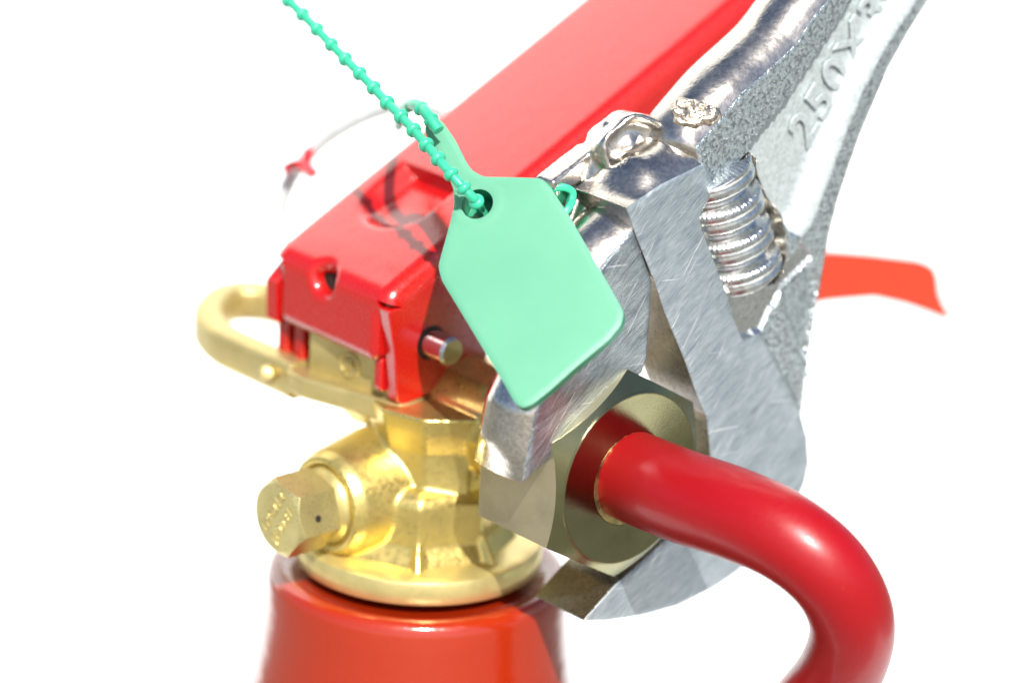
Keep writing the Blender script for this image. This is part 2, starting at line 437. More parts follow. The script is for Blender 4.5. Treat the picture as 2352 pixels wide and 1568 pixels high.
# ribs spreading on to the flange
for (x0, y0, x1, y1, w_) in ((0.2, 11.6, 0.4, 15.2, 3.0), (8.9, 8.2, 11.4, 10.6, 2.8), (-10, 5, -12.5, 8.5, 3)):
    dx, dy = x1-x0, y1-y0; l_ = math.hypot(dx, dy); nx, ny = -dy/l_*w_, dx/l_*w_
    pl = [(x0-nx-dx, y0-ny-dy), (x1-nx*.2, y1-ny*.2), (x1+nx*.2, y1+ny*.2), (x0+nx-dx, y0+ny-dy)]
    q = [loc(x, y, 3.2) for x, y in pl]; t_ = [loc(x0-dx, y0-dy, 9.5), loc(x0+dx*.05, y0+dy*.05, 8)]
    parts.append((q+t_, [(0, 1, 2, 3), (0, 4, 5, 1), (3, 2, 5, 4), (1, 5, 2), (0, 3, 4)]))
vb_mesh = []
v, f = merge(*parts)
vb = obj('valve_body', v, f, M['brass_cast'], EX)
rm = vb.modifiers.new('remesh', 'REMESH'); rm.mode = 'VOXEL'; rm.voxel_size = 0.32*S; rm.use_smooth_shade = True
sm = vb.modifiers.new('smooth', 'CORRECTIVE_SMOOTH') if False else vb.modifiers.new('smooth', 'SMOOTH'); sm.factor = 0.5; sm.iterations = 3

# collar plate below the lever, its block and the brass loop
zp = V(654, 850, 4).z
top = [(657, 850), (690, 868), (790, 895), (898, 928), (925, 932), (955, 925), (1030, 885), (1085, 835), (1110, 760), (1000, 700), (800, 700), (690, 790)]
pl = ctrl_round([HZ(x, y, zp) for x, y in top], 1.0, 3)
v, f = prism(pl, Vec((0, 0, -3.1)))
obj('collar_plate', v, f, M['brass_dull'], EX, bevel=0.55, seg=3)
under = [HZ(x, y, zp-3.0) for x, y in ((760, 915), (898, 958), (935, 955), (1040, 905), (1110, 800), (900, 800))]
cc = sum(under, Vec((0, 0, 0)))/len(under)
und2 = [cc+(p-cc)*0.72+Vec((0, 0, -4.0)) for p in under]
v, f = loft([under, und2]); obj('collar_underside', v, f, M['brass_cast'], EX, bevel=0.5, seg=2)
b0, b1 = HZ(706, 848, zp), HZ(893, 912, zp)
blk = [b0, b1, b1+L*15, b0+L*15]
v, f = prism([p-ZV*0.5 for p in blk], Vec((0, 0, 8.6)))
BK = obj('valve_block', v, f, M['brass_dull'], EX, bevel=0.5, seg=3)
# cast emblem on the block
ec = b0*0.48+b1*0.52+ZV*2.8-L*0.05; bu = (b1-b0).normalized()
ep = [ec+bu*(1.7*math.cos(t*PI/16))+ZV*(1.7*math.sin(t*PI/16)) for t in range(32)]
v, f = sweep(ep, circ(0.22, 8), closed=True); obj('cast_emblem', v, f, M['brass_dull'], BK)
lp = [(690, 872), (600, 832), (524, 797), (490, 768), (478, 742), (492, 716), (520, 696), (570, 690), (640, 700), (760, 740)]
path = spline([HZ(x, y, zp-2.2) for x, y in lp], 8)
v, f = sweep(path, rrect(4.3, 5.4, 1.2), up=ZV); obj('hanging_loop', v, f, M['brass_dull'], EX, angle=60)
bb = HZ(633, 853, zp-1.5)-L*1.5
v, f = lathe([(0.01, 1.0), (0.9, 0.8), (1.3, 0.1), (1.35, -1)], bb, TV, 24); obj('casting_stub', v, f, M['brass_dull'], EX)

text_mesh('cast_mark', 'JF', ec-L*0.12, bu, ZV, 2.3, 0.12, M['brass_dull'], BK, 0.06)
# plug with stamped head
pc = bossF+L*0.9
PG = bpy.data.objects.new('valve_plug', None)
v, f = lathe([(0.01, 0), (5.5, 0), (5.5, 0.5), (5.25, 0.95), (5.0, 1.6), (4.9, 2.5), (0.01, 2.5)], pc, -L, 96)
PG = obj('valve_plug', v, f, M['brass_bright'], EX, angle=30)
def hexhead(c0, ax_, af, h0, h1, rc, cham, mi, name, u, parent, segs=24, rimless=False):
    # a hexagonal prism whose front corners are cut by a cone, built as a dense lathe with a hexagon limit
    n = 180; V_, F_ = [], []; uu = u.normalized(); vv = ax_.cross(uu)
    def hexr(t): tt = (t % (PI/3))-PI/6; return (af/2)/math.cos(tt)
    rings = [[], [], []]
    for k in range(n):
        R_ = hexr(2*PI*k/n); r1 = min(R_, rc)
        rings[0].append((R_, h0)); rings[1].append((R_, h1-max(0.02, (R_-rc)*math.tan(cham)))); rings[2].append((r1-0.02, h1))
    for rg in rings:
        for k, (r, h) in enumerate(rg):
            t = 2*PI*k/n+PI/6
            V_.append(c0+ax_*h+uu*(r*math.cos(t))+vv*(r*math.sin(t)))
    for i in range(len(rings)-1):
        for k in range(n): F_.append((i*n+k, i*n+(k+1) % n, (i+1)*n+(k+1) % n, (i+1)*n+k))
    F_.append(tuple(range(n))); F_.append(tuple((len(rings)-1)*n+k for k in range(n)))
    return V_, F_
v, f = hexhead(pc, -L, 9.9, 2.3, 9.0, 4.85, math.radians(40), 0, '', ZV*math.cos(math.radians(12))+A*math.sin(math.radians(12)), None)
HD = obj('hex_head', v, f, M['plug'], PG, angle=22)
hf = pc-L*9.0
ydir = (ZV*0.86-A*0.51).normalized(); xdir = ydir.cross(-L).normalized()
# text runs from lower left to upper right
xd = (ZV*math.sin(math.radians(58))+A*math.cos(math.radians(58))); yd = (-L).cross(xd)
text_mesh('stamped_text', '1PC212', hf-L*0.0+yd*1.25, xd, yd, 2.0, 0.13, M['plug'], HD, 0.07, 1.25)
text_mesh('stamped_text', 'JF9981', hf-L*0.0-yd*1.25, xd, yd, 2.0, 0.13, M['plug'], HD, 0.07, 1.25)
# relief hole in one flat
nF = ZV*math.cos(math.radians(72))+A*math.sin(math.radians(72))
q = onplane(731, 1191, pc+nF*4.95, nF)
v, f = lathe([(0.01, 0.03), (0.5, 0.03), (0.5, -0.3)], q, nF, 24); obj('relief_hole', v, f, M['dark'], HD)

# nut
NU = thing('tmp', '', '', NC); bpy.data.objects.remove(NU)
v, f = hexhead(NC-A*16, A, 26.0, 0.6, 16, 12.2, math.radians(32), 0, '', L, EX)
NT = obj('hose_nut', v, f, M['nut_flat'], EX, angle=12, mats=[M['nut']], fmat=None or [0]*len(f))
# front face gets the darker polish; a round hole shows the hose's rim
nf = len(NT.data.polygons)
n_c = Vec(NC)
for p in NT.data.polygons:
    c_ = p.center/S+ORIGINS[EX.name]
    if (c_-NC).dot(A) > -0.01 or abs(p.normal.dot(A)) > 0.25: p.material_index = 1
v, f = lathe([(6.5, -3), (6.5, 0.0), (6.75, 0.10), (11.6, 0.10), (11.75, 0.16), (12.0, 0.18), (12.2, 0.08), (12.25, -0.1), (12.25, -1), (9, -3)], NC, A, 96, closed=True)
obj('nut_face', v, f, M['nut'], NT, angle=30)
v, f = lathe([(5.0, 0.0), (6.5, 0.0), (6.5, -0.5), (5.0, -0.5)], NC, A, 64, closed=True); obj('nut_bore', v, f, M['brass_bright'], NT)

# hose
hp = [NC-A*5+ZV*0.35+L*0.25, NC+A*0.5+ZV*0.35+L*0.25, V(1570, 1140, 36), V(1690, 1180, 42), V(1800, 1230, 46), V(1888, 1297, 47), V(1942, 1375, 45), V(1957, 1455, 41), V(1928, 1545, 35), V(1862, 1630, 29), V(1780, 1720, 24)]
e = hp[-1]
hp += [e+Vec((-10, 2, -22)), e+Vec((-14, 6, -50)), e+Vec((-15, 10, -110)), e+Vec((-14, 12, -190))]
path = spline(hp, 14)
sc = [6.15 if i < 30 else 6.15-0.55*min(1, (i-30)/50) for i in range(len(path))]
v, f = sweep(path, circ(1, 40), scale=sc)
obj('hose', v, f, M['hose_red'], EX)

# ---- squeeze lever
EPS = math.radians(26.7)
LD = (L*math.cos(EPS)+ZV*math.sin(EPS)).normalized(); LN = (-L*math.sin(EPS)+ZV*math.cos(EPS)).normalized()
FL = V(644, 549, 3); WD = 25.9
RB = 3.4                        # radius of the bend to the front plate
def lever_map(x, t, h):
    # t > 0 along the top; t < 0 bends down to the vertical front plate
    o = FL+A*x+LN*0
    tot = PI/2-EPS
    arc = RB*tot
    if t >= 0: p, n = o+LD*t, LN
    else:
        if -t < arc:
            q_ = -t/RB
            p = o-LN*RB+LN*(RB*math.cos(q_))-LD*(RB*math.sin(q_)); n = LN*math.cos(q_)-LD*math.sin(q_)
        else:
            q_ = tot; n = LN*math.cos(q_)-LD*math.sin(q_); dn = -LN*math.sin(q_)-LD*math.cos(q_)
            p = o-LN*RB+n*RB+dn*(-t-arc)
    return p+n*h
arc = RB*(PI/2-EPS); TF = -(arc+7.9)
LT = 150
rf = 2.6                        # fold radius to the flanges
outl = [(2.2, TF+0.8), (3.0, TF), (WD-3.0, TF), (WD-2.2, TF+0.8), (WD-2.2, -3.4), (WD-rf, -2.6), (WD-rf, LT), (rf, LT), (rf, -2.6), (2.2, -3.4)]
hx, ht, hr = 11.6, -2.9, 2.15
hole = [(hx+hr*math.cos(2*PI*k/32), ht+hr*1.1*math.sin(2*PI*k/32)) for k in range(32)]
slit_ = [(3.6, 20.6), (10.5, 20.6), (15.2, 20.6)]
def lever_h(P):
    x, t = P[:, 0], P[:, 1]; h = np.zeros(len(P))
    r = np.hypot((x-hx), (t-ht)/1.1); h -= 0.75*(1-sstep(r, hr*0.9, 3.0))*(t < 3)
    ed = np.minimum(x-2.2, WD-2.2-x); h -= 0.55*(1-sstep(ed, 0, 1.1))*(1-sstep(t, -4.6, -2.9)); h -= 0.5*(1-sstep(t-TF, 0, 0.8))
    # bowl-shaped recess running back to a cross slit
    cx, rx = 11.0, 6.8; s0 = 14.2
    rr = np.where(t < s0, np.hypot(x-cx, t-s0), np.abs(x-cx))/rx
    bowl = (1-sstep(rr, 0.55, 1.0)); bowl = np.where(t > 20.6, 0, bowl)
    h -= bowl*np.clip(1.3+(t-8)*0.2, 0.9, 2.7)
    # soft swelling across the top
    h += 0.35*(1-((x-WD/2)/(WD/2))**2)*sstep(t, -2, 4)-0.12*sstep(t, -2, 4)*0
    return h
dens = [(np.array([(rf, t), (WD-rf, t)]), False) for t in (20.45, 20.75)]
o1 = [p for p in outl]
v1, f1, nf1, P1 = relief(outl, lever_map, lever_h, lambda P, h: h-1.5, holes=[hole], feats=dens, step=0.7)
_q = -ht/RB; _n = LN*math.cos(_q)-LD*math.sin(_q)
HOLE_SHADE = lathe([(0.01, 0), (3.2, 0), (3.2, -1.5), (0.01, -1.5)], lever_map(hx, ht, -2.6), _n, 32)
# long rounded folds and flanges
def fold(x0, sgn):
    V_, F_ = [], []; K_ = 8; ts = [-2.6, -2.0, -1.4, -0.8, -0.3, 0.3, 1.4, 4, 10, 20, 40, 80, LT]
    for t in ts:
        base_h = 0.35*(1-((rf-WD/2)/(WD/2))**2)*float(sstep(np.array([t]), -2, 4)[0])
        for side in (0, 1):
            for k in range(K_+1):
                a = PI/2*k/K_; r = rf if side == 0 else rf-1.5
                V_.append(lever_map(x0+sgn*r*math.sin(a), t, base_h-rf+r*math.cos(a)))
    m_ = 2*(K_+1)
    for i in range(len(ts)-1):
        o = i*m_
        for k in range(K_): F_.append((o+k, o+k+1, o+m_+k+1, o+m_+k)); F_.append((o+K_+1+k, o+K_+2+k, o+m_+K_+2+k, o+m_+K_+1+k))
    F_.append(tuple(range(K_+1))+tuple(range(m_-1, K_, -1)))
    return V_, F_
vR, fR = fold(WD-rf, 1); vL, fL = fold(rf, -1)
LV = obj('squeeze_lever', *merge((v1, f1), (vR, fR), (vL, fL)), M['lever_red'], EX, angle=50)
# flanges traced on the right-hand plane
PR = FL+A*WD
bh = 0.35*(1-((rf-WD/2)/(WD/2))**2)
def RP(x, y): return onplane(x, y, PR, A)
def foldpt(t, down=0): return PR+LD*t+LN*(bh-rf-down)
s_low = [(1200, 640), (1128, 800), (1095, 855), (1050, 864), (984, 906), (926, 929), (908, 924), (908, 834), (905, 828)]
fl = [foldpt(LT), foldpt(60), foldpt(30), foldpt(6), foldpt(0.5, 0.6), RP(889, 668), RP(906, 700)]
fl = [foldpt(LT), foldpt(60), foldpt(30), foldpt(6), foldpt(1.0, 0.3), RP(890, 664)]
xq = foldpt(0.2, 1.4)
flL = [lever_map(WD, t, bh*0-rf+0.05) for t in (-0.8, -1.8, -2.8)]
fl = fl[:4]+[foldpt(0.4, 0.05)]+flL
nb = len(fl)
fl += [RP(893, 715), RP(905, 800), RP(908, 826), RP(912, 924), RP(930, 930), RP(984, 906), RP(1050, 864), RP(1095, 850), RP(1140, 790), RP(1215, 580), RP(1290, 460), RP(1400, 385), RP(1600, 220), RP(1800, 45), RP(2250, -345)]
v, f = prism(fl, -A*2.2)
FR_ = obj('side_flange', v, f, M['lever_red'], LV, bevel=0.35, seg=3)
obj('hole_shade_disc', *HOLE_SHADE, M['dark'], LV)  # dark disc added behind the lever hole, stands in for the shade inside
def LPt(x, y): return onplane(x, y, FL, A)
fl2 = [p-A*WD for p in fl]
fl2 = fl2[:nb]+[LPt(612, 640), LPt(612, 728), LPt(640, 732)]+fl2[nb+2:]
v, f = prism(fl2, A*2.2)
v = [p for p in v]
obj('side_flange', v, f, M['lever_red'], LV, bevel=0.35, seg=3)
# inner bracket tabs below
def tab(p0, w_, drop, name='bracket_tab'):
    pg = [p0, p0+L*7, p0+L*7-ZV*drop, p0+L*0.4-ZV*drop, p0-ZV*(drop-.5)]
    v, f = prism(pg, A*w_); return obj(name, v, f, M['lever_red'], LV, bevel=0.3, seg=3)
tab(RP(908, 836)-A*3.9-L*0.5, 1.5, 4.9)
tab(LPt(639, 700)+ZV*0, 1.9, 7.9)
tab(LPt(640, 700)+A*3.6, 2.0, 7.6)

# lever pin
pp = onplane(990, 787, PR, A)
v, f = lathe([(0.01, -3), (2.05, -3), (2.05, 3.0), (2.05, 4.1), (1.75, 4.6), (0.01, 4.62)], pp, A, 48)
v = [p for p in v]
PN = obj('lever_pin', v, f, M['chrome'], LV, angle=25)
v, f = lathe([(2.05, 0.02), (2.5, 0.02), (2.5, -1), (2.05, -1)], pp, A, 48, closed=True); obj('pin_hole_rim', v, f, M['dark'], LV)

# lower carrying handle, its end shows beyond the wrench
PH = V(2050, 650, -50)
hn = A
hpts = [(1300, 780), (1700, 640), (1905, 578), (2000, 584), (2118, 597), (2146, 610), (2158, 635), (2160, 668), (2172, 700), (2190, 726), (2186, 738), (2165, 734), (2120, 716), (2080, 702), (2010, 685), (1905, 693), (1700, 730), (1300, 860)]
pg = [onplane(x, y, PH, hn) for x, y in hpts]
v, f = prism(ctrl_round(pg, 0.8, 2), -A*1.6)
HL = obj('carrying_handle', v, f, M['orange_red'], EX, bevel=0.3, seg=2)
# ================================================================== PULL RING
rc_ = V(850, 430, -24)
RG = thing('pull_ring', 'round wire pull ring of the safety pin behind the red lever', 'pull ring', rc_)
rp = [(643, 560), (641, 500), (660, 425), (705, 360), (765, 307), (850, 262), (940, 241), (1020, 262), (1065, 340), (1030, 470), (900, 590), (740, 640)]
P_ = [V(x, y, -24+0.01*(x-850)) for x, y in rp]
path = spline(P_+[P_[0]], 8)[:-1]
v, f = sweep(path, circ(1.35, 12, 0.8), closed=True); obj('ring_wire', v, f, M['steel_web'], RG)
cl = [sweep(spline([V(x, y, -21) for x, y in q], 6), circ(r_, 12)) for q, r_ in ((((650, 392), (675, 378), (702, 380)), 0.75), (((711, 341), (706, 362), (704, 382), (716, 402)), 0.8), (((700, 380), (715, 395), (722, 408)), 0.95))]
v, f = merge(*cl); obj('ring_clip', v, f, M['clip_red'], RG)

# ================================================================== ADJUSTABLE WRENCH
WR = thing('adjustable_wrench', 'steel adjustable wrench gripping the brass hose nut', 'wrench', W0)
def ab(x, y):
    p = onplane(x, y, W0, A)-W0; return (p.dot(L), p.dot(ZV))
def wmap(a, b_, h): return W0+L*a+ZV*b_+A*h
body_px = [(1440, 478), (1520, 424), (1614, 378), (1602, 350), (1606, 336), (1660, 277), (1707, 218), (1765, 168), (1837, 101), (1871, 46), (1908, 4), (1975, -75),
           (2235, -120), (2164, 0), (2110, 84), (2064, 168), (2034, 239), (2000, 319), (1971, 403), (1951, 462), (1929, 546), (1921, 590), (1904, 686), (1883, 808), (1875, 858), (1868, 934), (1856, 1009),
           (1860, 1064), (1849, 1114), (1815, 1180), (1768, 1245), (1700, 1310), (1640, 1350), (1560, 1390), (1480, 1412), (1400, 1424), (1342, 1425),
           (1415, 1343), (1530, 1240), (1600, 1182), (1628, 1140), (1636, 1090), (1630, 1009), (1623, 955), (1604, 913), (1576, 833), (1530, 724), (1505, 648), (1470, 562)]
outw = [ab(x, y) for x, y in body_px]
# feature lines, all in the plane of the wrench
slot_px = [(1709, 364), (1690, 388), (1640, 450), (1608, 501), (1612, 525), (1640, 596), (1669, 674), (1705, 675), (1740, 664), (1792, 650), (1812, 590), (1808, 534), (1786, 447), (1745, 361), (1722, 352)]
web_px = [(1722, 345), (1749, 307), (1820, 223), (1908, 88), (1963, 4), (2020, -110), (2210, -110), (2120, -10), (2040, 110), (1985, 215), (1940, 330), (1900, 440), (1868, 520), (1845, 548), (1818, 535), (1780, 450), (1748, 368)]
flat_px = [(1440, 478), (1520, 424), (1616, 376), (1628, 400), (1636, 452), (1606, 500), (1669, 674), (1705, 782), (1745, 765), (1800, 870), (1840, 955), (1856, 1009), (1860, 1064), (1849, 1114), (1815, 1180), (1768, 1245), (1700, 1310), (1640, 1350), (1560, 1390), (1480, 1412), (1400, 1424), (1342, 1425),
           (1415, 1343), (1530, 1240), (1600, 1182), (1628, 1140), (1636, 1090), (1630, 1009), (1623, 955), (1604, 913), (1576, 833), (1530, 724), (1505, 648), (1470, 562)]
dent_px = [(1797, 668), (1870, 600), (1892, 640), (1884, 690), (1862, 840), (1866, 870), (1836, 790), (1812, 720)]
light_px = [(1673, 676), (1740, 666), (1792, 652), (1815, 600), (1850, 560), (1870, 590), (1800, 665), (1750, 762), (1707, 781)]
slot, web, flat, dent, light = [[ab(*p) for p in q] for q in (slot_px, web_px, flat_px, dent_px, light_px)]
flat = [tuple(p) for p in offset_poly(flat, 0.06)]
rightw = [ab(x, y) for x, y in body_px[12:27]]
def wh(P):
    h = np.full(len(P), 0.0)
    iw = inside(P, web); dw = dist(P, web); dr = dist(P, rightw, False)
    isf = inside(P, flat)
    # cast part: rounded towards the outer right edge
    cast = -0.35-1.6*(1-sstep(dr, 0.0, 2.6))
    nz = np.array([noise.noise(Vec((p[0]*0.5, p[1]*0.5, 0)))*0.07+noise.noise(Vec((p[0]*1.4, p[1]*1.4, 3)))*0.02 for p in P])
    h = np.where(isf, 0.0, cast+nz)
    # hollow web: drops sharply on the left rib, rises gently to the right
    dright = dist(P, [ab(x, y) for x, y in web_px[6:14]], False)
    depth = 2.3*sstep(dright, 0.0, 4.2)
    h = np.where(iw, -0.35-depth*sstep(dw, -0.1, 0.5)+nz*0.5, h)
    idn = inside(P, dent); h = np.where(idn & ~isf, -0.45-1.1*sstep(dist(P, dent), 0, 0.8)+nz, h)
    # bevel falling from the milled flat to the dent
    il = inside(P, light); h = np.where(il, -0.9+nz*0.3, h)
    isl = inside(P, slot); h = np.where(isl, -3.6, h)
    return h
fe = []
for q, o in ((slot, 0.12), (slot, -0.12), (web, -0.1), (dent, -0.1), (light, -0.08), (light, 0.08)):
    fe.append((offset_poly(q, o), True))
fe = []
def inner_only(Q): return Q
sl1, sl2 = offset_poly(slot, 0.10), offset_poly(slot, -0.10)
fe += [(sl1, True), (sl2, True)]
wo_ = offset_poly(web, -0.12); fe += [(wo_, True)]
fe += [([ab(x, y) for x, y in ((1616, 380), (1628, 402), (1637, 448))], False), ([ab(x, y) for x, y in ((1707, 782), (1745, 765), (1800, 870), (1840, 955), (1854, 1004))], False)]
fe += [([ab(x, y) for x, y in ((1612, 352), (1660, 330), (1690, 340), (1700, 352))], False)] if False else []
P, F = triangulate(outw, (), fe, 0.55)
h = wh(P)-0.16*(dist(P, outw) < 0.05); n = len(P)
# the front surface
Vf = [wmap(P[i][0], P[i][1], h[i]) for i in range(n)]
fc = np.array([P[list(q)].mean(0) for q in F])
flat_in = inside(fc, flat); slot_in = inside(fc, sl1); light_in = inside(fc, light); web_in = inside(fc, web)
fm = [3 if s_ else (0 if a_ else (2 if l_ else (5 if w_ else 1))) for a_, s_, l_, w_ in zip(flat_in, slot_in, light_in, web_in)]
# sides: rings set back along -A, swelling outwards where the handle and the head are rounded
bd = boundary(F); nxt = {a: b_ for a, b_ in bd}
start = bd[0][0]; loop = [start]
while True:
    q = nxt[loop[-1]]
    if q == start: break
    loop.append(q)
LP = np.array([P[i] for i in loop]); hl = np.array([h[i] for i in loop])
leftrib = [ab(x, y) for x, y in [(1440, 478), (1520, 424), (1614, 378), (1602, 350), (1606, 336), (1660, 277), (1707, 218), (1765, 168), (1837, 101), (1871, 46), (1908, 4), (1975, -75)]]
dl = dist(LP, leftrib, False); bf = 1-sstep(dl, 0.3, 2.0)
da = LP-np.array(ab(1440, 478)); endf = sstep(np.linalg.norm(da, axis=1), 0.5, 7.0)
bf = bf*endf
# for the swelling use a smoothed copy of the outline so the step in the rib disappears into the round
area = 0.5*np.sum(LP[:, 0]*np.roll(LP[:, 1], -1)-np.roll(LP[:, 0], -1)*LP[:, 1])
Q = LP.copy()
for _ in range(30): Q = np.where((bf > 0.5)[:, None], (np.roll(Q, 1, 0)+Q*2+np.roll(Q, -1, 0))/4, Q)
tg = np.roll(Q, -1, 0)-np.roll(Q, 1, 0)
for _ in range(12): tg = (np.roll(tg, 1, 0)+tg*2+np.roll(tg, -1, 0))/4
tg /= np.linalg.norm(tg, axis=1)[:, None]; nn = np.stack([tg[:, 1], -tg[:, 0]], 1)*(1 if area > 0 else -1)
m_ = len(loop); TH = 10.0
rings = []
prof = [(0.25, 0.28, 0.0), (0.07*10, 0.10*10, .25), (0.2*10, 0.22*10, .6), (0.36*10, 0.30*10, 1), (0.55*10, 0.33*10, 1), (0.75*10, 0.28*10, 1), (0.90*10, 0.16*10, 1), (10, 0.0, 1)]
Vs = list(Vf); ringidx = [loop]
for z_, o_, mixq in prof:
    idx = []
    for k in range(m_):
        bk = bf[k]; dep = hl[k]*(1-min(1, z_/2))-z_*(1+0.10*bk)
        base_p = LP[k]*(1-mixq*bk)+Q[k]*mixq*bk
        p = base_p+nn[k]*o_*bk*0.95
        idx.append(len(Vs)); Vs.append(wmap(p[0], p[1], dep))
    ringidx.append(idx)
Fs = [tuple(q) for q in F]; fmm = list(fm)
jaw_in = [ab(x, y) for x, y in ((1342, 1425), (1415, 1343), (1530, 1240), (1600, 1182), (1628, 1140), (1636, 1090), (1630, 1009), (1604, 913), (1530, 724), (1440, 478))]
dj = dist(LP, jaw_in, False)
for r in range(len(ringidx)-1):
    a_, b2 = ringidx[r], ringidx[r+1]
    for k in range(m_):
        l = (k+1) % m_; Fs.append((a_[l], a_[k], b2[k], b2[l])); fmm.append(4 if dj[k] < 0.4 else 3)
# back
ob = len(Vs); last = dict(zip(loop, ringidx[-1]))
bi = {}
for i in range(n):
    if i in last: bi[i] = last[i]
    else: bi[i] = len(Vs); Vs.append(wmap(P[i][0], P[i][1], -TH))
for q in F: Fs.append(tuple(bi[i] for i in reversed(q))); fmm.append(1)
def wrench_obj():
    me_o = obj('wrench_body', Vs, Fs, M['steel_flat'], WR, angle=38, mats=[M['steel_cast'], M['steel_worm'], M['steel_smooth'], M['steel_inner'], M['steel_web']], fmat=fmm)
    return me_o
WB = wrench_obj()
# raised size mark on the web
p0 = wmap(*ab(1858, 318), -2.2); p1 = wmap(*ab(2008, 62), -2.2)
xd = (p1-p0).normalized(); yd = A.cross(xd).normalized()
text_mesh('raised_size_mark', '250X30', (p0+p1)/2+xd*4.0-yd*0.8, xd, yd, 8.0, 0.06, M['steel_web'], WB, 0.12, 1.08)
# rough spot left on the bright shoulder
from mathutils.bvhtree import BVHTree
_bv = BVHTree.FromPolygons([p[:] for p in Vs], Fs)
def hit(x, y): r = (V(x, y)-CAM).normalized(); q = _bv.ray_cast(CAM, r); return (q[0], q[1] if q[1].dot(r) < 0 else -q[1])
BPs, Nsp = hit(1592, 258)
scv, scf = [], []
for j, (r, hh) in enumerate(((0.01, 0.25), (0.8, 0.35), (1.5, 0.1), (2.1, 0.4), (2.5, 0.3), (2.9, -0.2), (2.9, -1.2))):
    for k in range(28):
        t = 2*PI*k/28; rr = r*(1+0.14*math.sin(3*t+1)+0.07*math.sin(7*t+j)); p = Nsp.normalized()
        a_, b_ = frame(p); hh2 = hh+0.25*noise.noise(Vec((rr*math.cos(t), rr*math.sin(t), 4)))
        scv.append(BPs+a_*rr*math.cos(t)*1.1+b_*rr*math.sin(t)*.75+p*hh2)
for j in range(6):
    for k in range(28): scf.append((j*28+k, j*28+(k+1) % 28, j*28+28+(k+1) % 28, j*28+28+k))
obj('rough_casting_spot', scv, scf, M['steel_spot'], WB, angle=20)

# worm screw: knurled helical ridges on a short drum
ang = math.radians(116); SD = L*math.cos(ang)+ZV*math.sin(ang)
wc = wmap(*ab(1712, 522), -5.2)
def worm():
    nt_, nz_ = 220, 130; Lh = 10.4; Rw = 6.7; V_, F_ = [], []
    uu = A; vv = SD.cross(uu)
    for j in range(nz_+1):
        z = -Lh+2*Lh*j/nz_
        taper = min(1, (Lh-abs(z))/1.2)**0.5 if abs(z) > Lh-1.2 else 1
        for i in range(nt_):
            t = 2*PI*i/nt_
            ph = (z/5.4+t/(2*PI)) % 1.0
            dph = abs(ph-0.5)*2
            ridge = 0.5+0.5*math.cos(PI*min(1, max(0, (dph-0.48)/0.42)))+0.12*(0.25-dph*dph)     # 1 on the land, 0 in the groove
            kn = 0.2*max(0, math.cos(t*64))*(1 if 0.42 < dph < 0.62 and ph > 0.5 else 0)
            r = (Rw-1.5+1.5*ridge-kn-0.25*(1-min(1, dph/0.2)))*max(0.55, taper)
            V_.append(wc+SD*z+uu*(r*math.cos(t))+vv*(r*math.sin(t)))
    for j in range(nz_):
        for i in range(nt_):
            l = (i+1) % nt_; F_.append((j*nt_+i, j*nt_+l, (j+1)*nt_+l, (j+1)*nt_+i))
    F_.append(tuple(range(nt_))); F_.append(tuple(nz_*nt_+i for i in range(nt_)))
    return V_, F_
v, f = worm(); obj('worm_screw', v, f, M['steel_worm'], WR, angle=50)

# movable jaw
jaw_px = [(1203, 1109), (1216, 1035), (1232, 955), (1256, 900), (1290, 800), (1330, 700), (1390, 610), (1457, 527), (1470, 562), (1500, 645), (1497, 700), (1493, 760), (1489, 825), (1478, 856), (1413, 913), (1346, 981), (1283, 1041)]
jo = [ab(x, y) for x, y in jaw_px]
P, F = triangulate(jo, (), [], 0.6)
n = len(P); dq = dist(P, jo) < 0.05; Vj = [wmap(p[0], p[1], -0.15-0.16*float(e_)-0.12*noise.noise(Vec((p[0]*.3, p[1]*.3, 9)))) for p, e_ in zip(P, dq)]
bd = boundary(F); nxt = dict(bd); start = bd[0][0]; loop = [start]
while nxt[loop[-1]] != start: loop.append(nxt[loop[-1]])
LP = np.array([P[i] for i in loop])
outer = [ab(x, y) for x, y in jaw_px[0:8]]
bf = 1-sstep(dist(LP, outer, False), 0.1, 1.2)
tip = np.linalg.norm(LP-np.array(ab(1203, 1109)), axis=1); bf *= sstep(tip, 0.0, 5.0)*0.6+0.3
tg = np.roll(LP, -1, 0)-np.roll(LP, 1, 0); tg /= np.linalg.norm(tg, axis=1)[:, None]
area = 0.5*np.sum(LP[:, 0]*np.roll(LP[:, 1], -1)-np.roll(LP[:, 0], -1)*LP[:, 1])
nn = np.stack([tg[:, 1], -tg[:, 0]], 1)*(1 if area > 0 else -1)
for _ in range(4): nn = (np.roll(nn, 1, 0)+nn*2+np.roll(nn, -1, 0))/4
Fj = [tuple(q) for q in F]; fj = [0]*len(F); rings = [loop]
for z_, o_ in ((0.5, 0.3), (1.6, 1.3), (3.2, 2.2), (5.2, 2.7), (7.2, 2.2), (8.8, 1.2), (9.8, 0.0)):
    idx = []
    for k in range(len(loop)):
        p = LP[k]+nn[k]*o_*bf[k]; idx.append(len(Vj)); Vj.append(wmap(p[0], p[1], -z_))
    rings.append(idx)
inn = [ab(x, y) for x, y in jaw_px[12:]+[jaw_px[0]]]; dj = dist(LP, inn, False)
for r in range(len(rings)-1):
    for k in range(len(loop)):
        l = (k+1) % len(loop); Fj.append((rings[r][l], rings[r][k], rings[r+1][k], rings[r+1][l])); fj.append(2 if dj[k] < 0.3 else 1)
last = dict(zip(loop, rings[-1])); bi = {}
for i in range(n):
    if i in last: bi[i] = last[i]
    else: bi[i] = len(Vj); Vj.append(wmap(P[i][0], P[i][1], -9.8))
for q in F: Fj.append(tuple(bi[i] for i in reversed(q))); fj.append(1)
